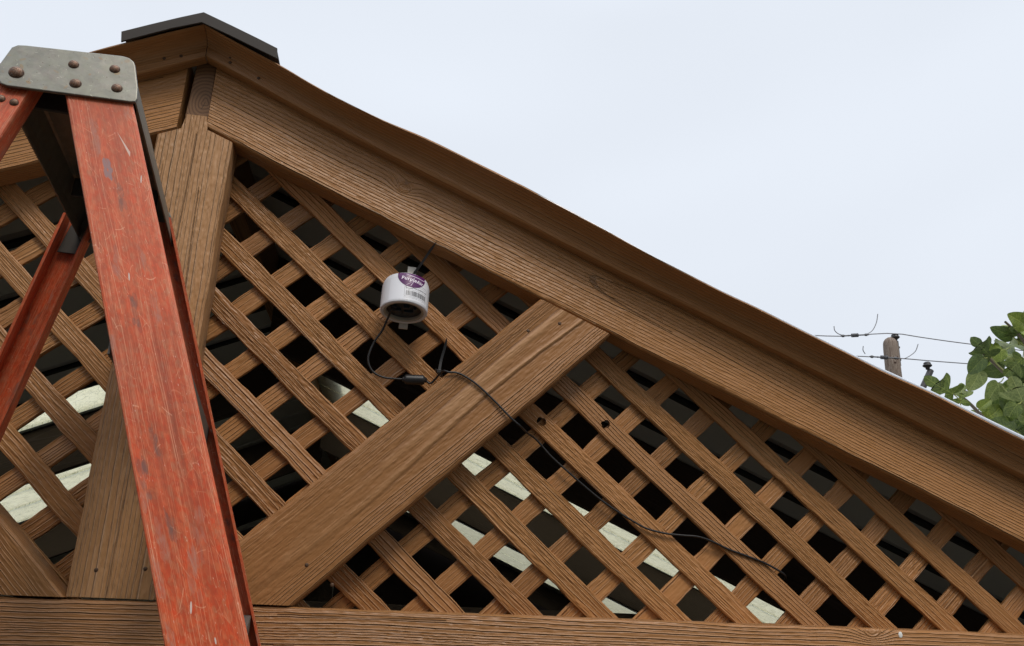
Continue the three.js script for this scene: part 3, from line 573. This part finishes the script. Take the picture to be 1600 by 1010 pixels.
  tie('cable_tie', 'black cable tie bundling the cable beside the diagonal brace', 0.499, -0.103, 0.03, [[0.499, -0.103, 0.03], [0.502, -0.078, 0.028], [0.507, -0.055, 0.03], [0.509, -0.038, 0.034]], 0.009);
  // cable with its moulded connector
  const cab = thing('power_cable', 'thin black power cable looping from the sensor across the brace and lattice', 'cable');
  const Y = p => [p[0], p[1] + YO, p[2]];
  const upper = [[0.4045, 0.008, 0.066], [0.4015, -0.002, 0.062], [0.3955, -0.0135, 0.045], [0.3875, -0.0335, 0.034], [0.3751, -0.0546, 0.03], [0.3678, -0.0777, 0.03], [0.3666, -0.0901, 0.03], [0.3714, -0.1045, 0.03], [0.3805, -0.1148, 0.03], [0.3987, -0.122, 0.03], [0.4175, -0.123, 0.03], [0.436, -0.123, 0.03]].map(Y);
  const lower = [[0.4741, -0.1213, 0.03], [0.484, -0.1275, 0.031], [0.4925, -0.120, 0.036], [0.5, -0.112, 0.048], [0.507, -0.1095, 0.062], [0.5145, -0.1125, 0.0658], [0.5314, -0.1128, 0.0656], [0.5616, -0.1274, 0.0652], [0.5983, -0.1572, 0.0652], [0.6349, -0.1914, 0.066], [0.6505, -0.202, 0.062], [0.668, -0.207, 0.03], [0.691, -0.2154, 0.006], [0.7186, -0.2427, 0.003], [0.7497, -0.2684, 0.003], [0.7805, -0.2928, 0.003], [0.8112, -0.3158, 0.003], [0.8418, -0.3353, 0.003], [0.8722, -0.3524, 0.003], [0.9027, -0.3671, 0.004], [0.9394, -0.3746, 0.005], [0.9702, -0.3766, 0.005], [1.0012, -0.3775, 0.004], [1.0259, -0.3833, 0.003], [1.0627, -0.3978, 0.003], [1.0997, -0.4089, 0.003], [1.1305, -0.419, 0.003], [1.1513, -0.4285, 0.003], [1.166, -0.436, 0.001], [1.178, -0.443, -0.012], [1.187, -0.449, -0.05]].map(Y);
  mesh('cord', mergeGeometries([tube(upper, 0.002, 90), tube(lower, 0.002, 260)]), black, cab);
  const con = new THREE.LatheGeometry([[0.0005, -0.023], [0.0035, -0.0228], [0.004, -0.021], [0.0043, -0.019], [0.0072, -0.0175], [0.0078, -0.015], [0.0078, 0.014], [0.0072, 0.017], [0.0045, 0.0185], [0.0035, 0.0225], [0.0005, 0.0228]].map(p => new THREE.Vector2(...p)), 24);
  con.rotateZ(-Math.PI / 2); 
  const cm = mesh('connector', con, black, cab); cm.position.set(0.455, -0.1225 + YO, 0.031); cm.rotation.z = 0.04; cm.scale.set(1, 1.2, 1.1);
  mesh('plug', new THREE.CylinderGeometry(0.0042, 0.0042, 0.02, 14).rotateX(0).translate(0, 0, 0), black, cab).position.set(0.4045, YO + 0.006, 0.066);
}

// ------------------------------------------------------------------ utility pole and its wires, beyond the roof
{
  const pole = thing('utility_pole', 'weathered wooden utility pole with rounded top rising behind the roof edge', 'utility pole', [8.31, 0, -10.47]);
  const tex = canvas(256, 512, (c, w, h) => {
    const r = mulberry(12); c.fillStyle = 'rgb(124,110,98)'; c.fillRect(0, 0, w, h);
    for (let i = 0; i < 1600; i++) { const k = r(); c.fillStyle = k < 0.5 ? `rgba(84,66,54,${0.2 + 0.3 * r()})` : `rgba(160,148,136,${0.15 + 0.25 * r()})`; c.fillRect(r() * w, r() * h, 1 + 3 * r(), 10 + 70 * r()); }
    for (let i = 0; i < 7; i++) { c.fillStyle = 'rgba(50,30,20,0.8)'; c.beginPath(); c.ellipse(r() * w, 60 + r() * 90, 4 + 5 * r(), 8 + 10 * r(), 0, 0, 7); c.fill(); }
  });
  tex.wrapS = tex.wrapT = THREE.RepeatWrapping;
  const TOP = 3.83 + YO, prof = [];
  for (const [r, y] of [[0.002, TOP], [0.04, TOP - 0.006], [0.075, TOP - 0.03], [0.1, TOP - 0.065], [0.112, TOP - 0.11], [0.117, TOP - 0.2], [0.125, TOP - 1], [0.15, 0]]) prof.push(new THREE.Vector2(r, y));
  const wood = new THREE.MeshStandardMaterial({ map: tex, bumpMap: tex, bumpScale: 0.006, roughness: 0.85 });
  const g = new THREE.LatheGeometry(prof, 28); { const p = g.attributes.position, uv = g.attributes.uv; for (let i = 0; i < p.count; i++) uv.setXY(i, uv.getX(i) * 1.0, p.getY(i) / 1.2); }
  mesh('pole_shaft', g, wood, pole);
  const dark = new THREE.MeshPhysicalMaterial({ color: new THREE.Color().setRGB(0.03, 0.027, 0.026), roughness: 0.35 });
  const steel = new THREE.MeshStandardMaterial({ color: new THREE.Color().setRGB(0.12, 0.11, 0.1), roughness: 0.6, metalness: 0.4 });
  const insul = new THREE.LatheGeometry([[0.004, 0.1], [0.035, 0.095], [0.055, 0.078], [0.058, 0.065], [0.05, 0.056], [0.07, 0.044], [0.073, 0.028], [0.058, 0.014], [0.035, 0.0], [0.03, -0.03], [0.012, -0.04], [0.012, -0.16], [0.001, -0.16]].map(p => new THREE.Vector2(...p)), 24);
  mesh('insulator', insul, dark, pole).position.set(0.085, 3.80 + YO, 0.02);
  mesh('insulator_pin', mergeGeometries([new THREE.CylinderGeometry(0.018, 0.018, 0.42, 10).translate(0.118, 3.56 + YO, 0.02), box(0.05, 0.03, 0.05, 0.112, 3.45 + YO, 0.02), box(0.05, 0.03, 0.05, 0.114, 3.66 + YO, 0.02)].map(q => q.index ? q.toNonIndexed() : q)), steel, pole);
  const arm = mesh('crossarm', new THREE.CylinderGeometry(0.05, 0.052, 1.36, 14).rotateZ(-0.53).translate(0.25, 2.7 + YO, 0.1), dark, pole);
  mesh('insulator', insul, dark, pole).position.set(0.545, 3.33 + YO, 0.1);
  // wires
  const wireM = new THREE.MeshStandardMaterial({ color: new THREE.Color().setRGB(0.22, 0.22, 0.23), roughness: 0.6, metalness: 0.4 });
  const strainG = [];
  for (let k = 0; k < 5; k++) strainG.push(new THREE.CylinderGeometry(0.032, 0.032, 0.011, 14).rotateZ(Math.PI / 2).translate(-0.048 + k * 0.024, 0, 0));
  strainG.push(new THREE.CylinderGeometry(0.012, 0.012, 0.5, 8).rotateZ(Math.PI / 2));
  for (const q of [-0.21, 0.2, -0.11]) strainG.push(new THREE.SphereGeometry(q === -0.11 ? 0.016 : 0.026, 10, 8).scale(1.3, 0.9, 0.9).translate(q, 0, 0));
  const strain = mergeGeometries(strainG.map(q => q.index ? q.toNonIndexed() : q));
  const wire = (label, pts, strainAt, tilt, tails) => {
    const w = thing('overhead_wire', label, 'wire', [pts[0][0], pts[0][1] + YO, pts[0][2]]);
    const o = pts[0], rel = p => [p[0] - o[0], p[1] - o[1], p[2] - o[2]];
    mesh('conductor', tube(pts.map(rel), 0.0085, 260, 6), wireM, w);
    const s = mesh('strain_insulator', strain, new THREE.MeshStandardMaterial({ color: new THREE.Color().setRGB(0.1, 0.1, 0.105), roughness: 0.5 }), w); s.position.set(...rel(strainAt)); s.rotation.z = tilt;
    mesh('wire_tail', mergeGeometries(tails.map(t => tube(t.map(rel), 0.007, 20, 6))), wireM, w);
  };
  const Z = -10.4;
  wire('upper overhead wire passing over the insulator on top of the wooden pole', [[-30, 3.9, Z], [-12, 3.55, Z], [3.0, 3.66, Z], [5.6, 3.70, Z], [7.35, 3.752, Z], [7.66, 3.79, Z], [8.0, 3.845, Z], [8.39, 3.885, Z], [8.8, 3.858, Z], [9.57, 3.815, Z], [14, 3.7, Z], [40, 3.9, Z]], [7.655, 3.793, Z], 0.13,
    [[[7.44, 3.775, Z], [7.36, 3.80, Z], [7.31, 3.85, Z], [7.305, 3.92, Z]], [[7.85, 3.82, Z], [7.97, 3.90, Z], [8.06, 4.05, Z], [8.10, 4.2, Z]]]);
  wire('lower overhead wire crossing the wooden pole below its top insulator', [[-30, 3.5, Z + 0.2], [-12, 3.15, Z + 0.2], [3.0, 3.26, Z + 0.2], [5.6, 3.30, Z + 0.2], [7.6, 3.375, Z + 0.2], [8.3, 3.395, Z + 0.2], [8.86, 3.41, Z + 0.15], [9.5, 3.43, Z + 0.1], [14, 3.5, Z], [40, 3.7, Z]], [8.0, 3.388, Z + 0.2], 0.02,
    [[[8.36, 3.40, Z + 0.2], [8.45, 3.45, Z + 0.2], [8.56, 3.54, Z + 0.2], [8.62, 3.66, Z + 0.2]], [[7.68, 3.42, Z + 0.2], [7.65, 3.48, Z + 0.2], [7.66, 3.55, Z + 0.2]]]);
}

// ------------------------------------------------------------------ fig tree beyond the eave
{
  const tree = thing('fig_tree', 'green fig tree with large lobed leaves growing beyond the right roof edge', 'tree', [3.05, 0, -1.35]);
  const O = [3.05, 0, -1.35];
  const bark = new THREE.MeshStandardMaterial({ color: new THREE.Color().setRGB(0.16, 0.13, 0.10), roughness: 0.85 });
  const limb = (pts, r0, r1) => {
    const c = new THREE.CatmullRomCurve3(pts.map(p => V(p[0] - O[0], p[1] - O[1], p[2] - O[2]))), N = 24, g = new THREE.TubeGeometry(c, N, 1, 9, false), p = g.attributes.position;
    for (let i = 0; i <= N; i++) { const q = c.getPointAt(i / N), rr = r0 + (r1 - r0) * i / N; for (let j = 0; j <= 9; j++) { const k = i * 10 + j; p.setXYZ(k, q.x + (p.getX(k) - q.x) * rr, q.y + (p.getY(k) - q.y) * rr, q.z + (p.getZ(k) - q.z) * rr); } }
    return g;
  };
  mesh('trunk', mergeGeometries([limb([[3.05, 0, -1.35], [3.03, 0.9, -1.38], [3.0, 1.7, -1.32], [2.95, 2.2, -1.3]], 0.07, 0.035)]), bark, tree);
  for (const b of [[[2.97, 2.1, -1.3], [2.8, 2.35, -1.28], [2.68, 2.52, -1.3], [2.56, 2.62, -1.27], [2.5, 2.64, -1.25]], [[2.95, 2.15, -1.3], [2.88, 2.45, -1.28], [2.84, 2.7, -1.22], [2.78, 2.86, -1.2], [2.7, 2.92, -1.18]], [[2.86, 2.5, -1.27], [2.76, 2.66, -1.22], [2.66, 2.74, -1.2], [2.58, 2.79, -1.18]], [[2.96, 2.2, -1.3], [3.05, 2.5, -1.33], [3.1, 2.8, -1.3], [3.05, 3.05, -1.25]]]) mesh('branch', limb(b, 0.017, 0.0045), bark, tree);
  const half = lobed => lobed ? [[0, 0], [0.15, -0.09], [0.36, -0.08], [0.44, 0.03], [0.33, 0.15], [0.10, 0.25], [0.26, 0.36], [0.46, 0.52], [0.50, 0.68], [0.36, 0.64], [0.09, 0.44], [0.15, 0.62], [0.20, 0.80], [0.12, 0.96], [0, 1.03]] : [[0, 0], [0.16, -0.05], [0.30, 0.06], [0.36, 0.24], [0.34, 0.45], [0.27, 0.66], [0.17, 0.86], [0.07, 0.98], [0, 1.02]];
  const leafGeo = (lobed, bend, seed) => {
    const h = half(lobed), c = new THREE.CatmullRomCurve3(h.map(p => V(p[0], p[1], 0)), false, 'catmullrom', 0.4), A = c.getPoints(lobed ? 42 : 26), NR = 6, pos = [], uv = [], idx = [];
    const n = A.length;
    // strips from the midrib outwards, so that the blade can fold and curl
    for (const s of [-1, 1]) {
      const base = pos.length / 3;
      for (let i = 0; i < n; i++) {
        const e = A[i], my = lobed ? 0.18 + 0.8 * Math.max(0, Math.min(1, (e.y - 0.05) / 0.95)) * (i > n * 0.62 ? 1 : 0.25) : Math.max(0, Math.min(1, e.y));
        for (let j = 0; j <= NR; j++) {
          const t = j / NR, x = s * e.x * t, y = my + (e.y - my) * t;
          const z = 0.20 * Math.abs(x) * (bend[0]) - bend[1] * (y - 0.1) ** 2 + 0.035 * n2(x * 5 + seed, y * 4 + seed) - bend[2] * x * x;
          pos.push(x, y, z); uv.push(x * 0.5 / 0.5 + 0.5, y * 0.85 + 0.1);
        }
      }
      for (let i = 0; i < n - 1; i++) for (let j = 0; j < NR; j++) { const a = base + i * (NR + 1) + j, b = a + NR + 1; s > 0 ? idx.push(a, a + 1, b, b, a + 1, b + 1) : idx.push(a, b, a + 1, b, b + 1, a + 1); }
    }
    const g = new THREE.BufferGeometry(); g.setAttribute('position', new THREE.Float32BufferAttribute(pos, 3)); g.setAttribute('uv', new THREE.Float32BufferAttribute(uv, 2)); g.setIndex(idx); g.computeVertexNormals(); return g;
  };
  const leafTex = (base, vein, seed) => canvas(512, 512, (c, w, h) => {
    const r = mulberry(seed); c.fillStyle = base; c.fillRect(0, 0, w, h);
    for (let i = 0; i < 900; i++) { c.fillStyle = r() < 0.5 ? 'rgba(255,255,200,0.05)' : 'rgba(0,20,0,0.08)'; c.beginPath(); c.ellipse(r() * w, r() * h, 4 + 16 * r(), 4 + 12 * r(), r() * 3, 0, 7); c.fill(); }
    c.strokeStyle = vein; const L = (x0, y0, x1, y1, lw) => { c.lineWidth = lw; c.beginPath(); c.moveTo(w * (0.5 + x0), h * (1 - (y0 * 0.85 + 0.1))); c.lineTo(w * (0.5 + x1), h * (1 - (y1 * 0.85 + 0.1))); c.stroke(); };
    L(0, 0, 0, 1.0, 9); for (const s of [-1, 1]) { L(0, 0.03, s * 0.40, 0.60, 6); L(0, 0.03, s * 0.32, 0.08, 5); for (let k = 0; k < 6; k++) { L(0, 0.25 + k * 0.11, s * 0.17, 0.36 + k * 0.115, 3); L(s * (0.06 + 0.05 * k), 0.11 + 0.075 * k, s * (0.16 + 0.05 * k), 0.09 + 0.085 * k, 2.2); } }
  });
  const mats = [['rgb(96,114,44)', 'rgba(170,180,92,0.7)', 1], ['rgb(74,92,38)', 'rgba(140,154,80,0.6)', 2], ['rgb(138,152,88)', 'rgba(190,198,120,0.7)', 3], ['rgb(120,138,50)', 'rgba(190,198,100,0.7)', 4], ['rgb(72,92,34)', 'rgba(136,150,70,0.6)', 5]].map(([a, b, s]) => new THREE.MeshPhysicalMaterial({ map: leafTex(a, b, s), roughness: 0.55, transmission: 0.2, thickness: 0, side: THREE.DoubleSide }));
  const geos = [0, 1, 2].flatMap(k => [leafGeo(false, [0.9 + 0.5 * k, 0.15 + 0.15 * k, 0.3], 3 + k), leafGeo(true, [0.5 + 0.5 * k, 0.1 + 0.18 * k, 0.25 * k], 9 + k)]);
  const stalk = new THREE.MeshStandardMaterial({ color: new THREE.Color().setRGB(0.30, 0.33, 0.10), roughness: 0.6 });
  const spots = [
    [2.48,2.63,-1.23,2.36,2.67,-1.21,1],[2.51,2.60,-1.24,2.52,2.68,-1.22,1],[2.61,2.77,-1.17,2.53,2.83,-1.15,1],[2.74,2.87,-1.20,2.66,2.90,-1.21,0],[2.69,2.87,-1.07,2.60,2.89,-1.03,0],
    [2.80,2.86,-1.25,2.70,2.82,-1.26,1],[2.57,2.76,-1.16,2.54,2.71,-1.23,0],[2.60,2.73,-1.23,2.59,2.65,-1.29,0],[2.69,2.74,-1.21,2.61,2.72,-1.24,0],[2.73,2.58,-1.18,2.67,2.70,-1.16,1],
    [2.77,2.59,-1.36,2.74,2.69,-1.33,0],[2.68,2.57,-1.34,2.77,2.63,-1.32,0],[2.68,2.59,-1.16,2.65,2.53,-1.21,0],[2.81,2.58,-1.28,2.74,2.50,-1.30,1],[2.68,2.75,-1.10,2.64,2.69,-1.16,1],
    [2.68,2.81,-1.19,2.63,2.75,-1.24,0],[2.85,2.72,-1.31,2.76,2.70,-1.34,0],[2.86,2.90,-1.25,2.79,2.86,-1.27,1],[2.73,2.71,-1.30,2.69,2.63,-1.33,0],[2.73,2.56,-1.39,2.67,2.62,-1.41,0],
    [2.69,2.50,-1.20,2.58,2.53,-1.17,0],[2.73,2.73,-1.15,2.72,2.66,-1.21,1],[2.71,2.78,-1.19,2.77,2.71,-1.22,0],[2.78,2.54,-1.23,2.72,2.59,-1.22,0],[2.70,2.65,-1.22,2.76,2.54,-1.24,0],
    [2.63,2.60,-1.30,2.68,2.64,-1.28,0],[2.89,2.50,-1.38,2.80,2.54,-1.39,0],[2.84,2.85,-1.27,2.91,2.97,-1.26,1]];
  const r = mulberry(204);
  // more foliage deeper in and just past the frame's edge
  for (let i = 0; i < 130; i++) { const x = 2.66 + 0.6 * Math.sqrt(r()), y = 2.36 + 0.62 * r(), z = -1.42 + 0.35 * r(), a = r() * 6.28, l = 0.055 + 0.045 * r(); spots.push([x, y, z, x + Math.cos(a) * l, y + Math.sin(a) * l, z + (r() - 0.5) * 0.06, r() < 0.65 ? 1 : 0]); }
  const eye = V(-0.55, -0.2, 0.8);
  spots.forEach(([bx, by, bz, tx, ty, tz, lob], i) => {
    const y = V(tx - bx, ty - by, tz - bz), L = y.length(); y.normalize();
    const zz = V(-0.55 + (r() - 0.5) * 0.9, -0.15 + (r() - 0.5) * 1.0, 0.8 + (r() - 0.5) * 0.5).addScaledVector(y, 0);
    zz.addScaledVector(y, -zz.dot(y)).normalize(); const x = V().crossVectors(y, zz);
    const m = mesh('leaf', geos[Math.floor(r() * 3) * 2 + lob], mats[i < 3 ? (i === 2 ? 1 : 0) : Math.floor(r() * 5)], tree);
    m.matrixAutoUpdate = true;
    m.quaternion.setFromRotationMatrix(new THREE.Matrix4().makeBasis(x, y, zz)); m.position.set(bx - O[0], by - O[1], bz - O[2]);
    const sc = L * (i < 28 ? 0.94 : 0.88); m.scale.set(sc * (lob ? 1.0 : 1.05), sc, sc);
    // leaf stalk towards the nearest branch
    if (i < 30) { const e = V(bx - y.x * 0.05 + 0.02, by - y.y * 0.05 - 0.015, bz - 0.02); mesh('leaf_stalk', tube([[bx - O[0], by - O[1], bz - O[2]], [(bx + e.x) / 2 - O[0], (by + e.y) / 2 - O[1] - 0.004, (bz + e.z) / 2 - O[2]], [e.x - O[0], e.y - O[1], e.z - O[2]]], 0.0022, 8, 5), stalk, tree); }
  });
}

renderer.render(scene, camera);
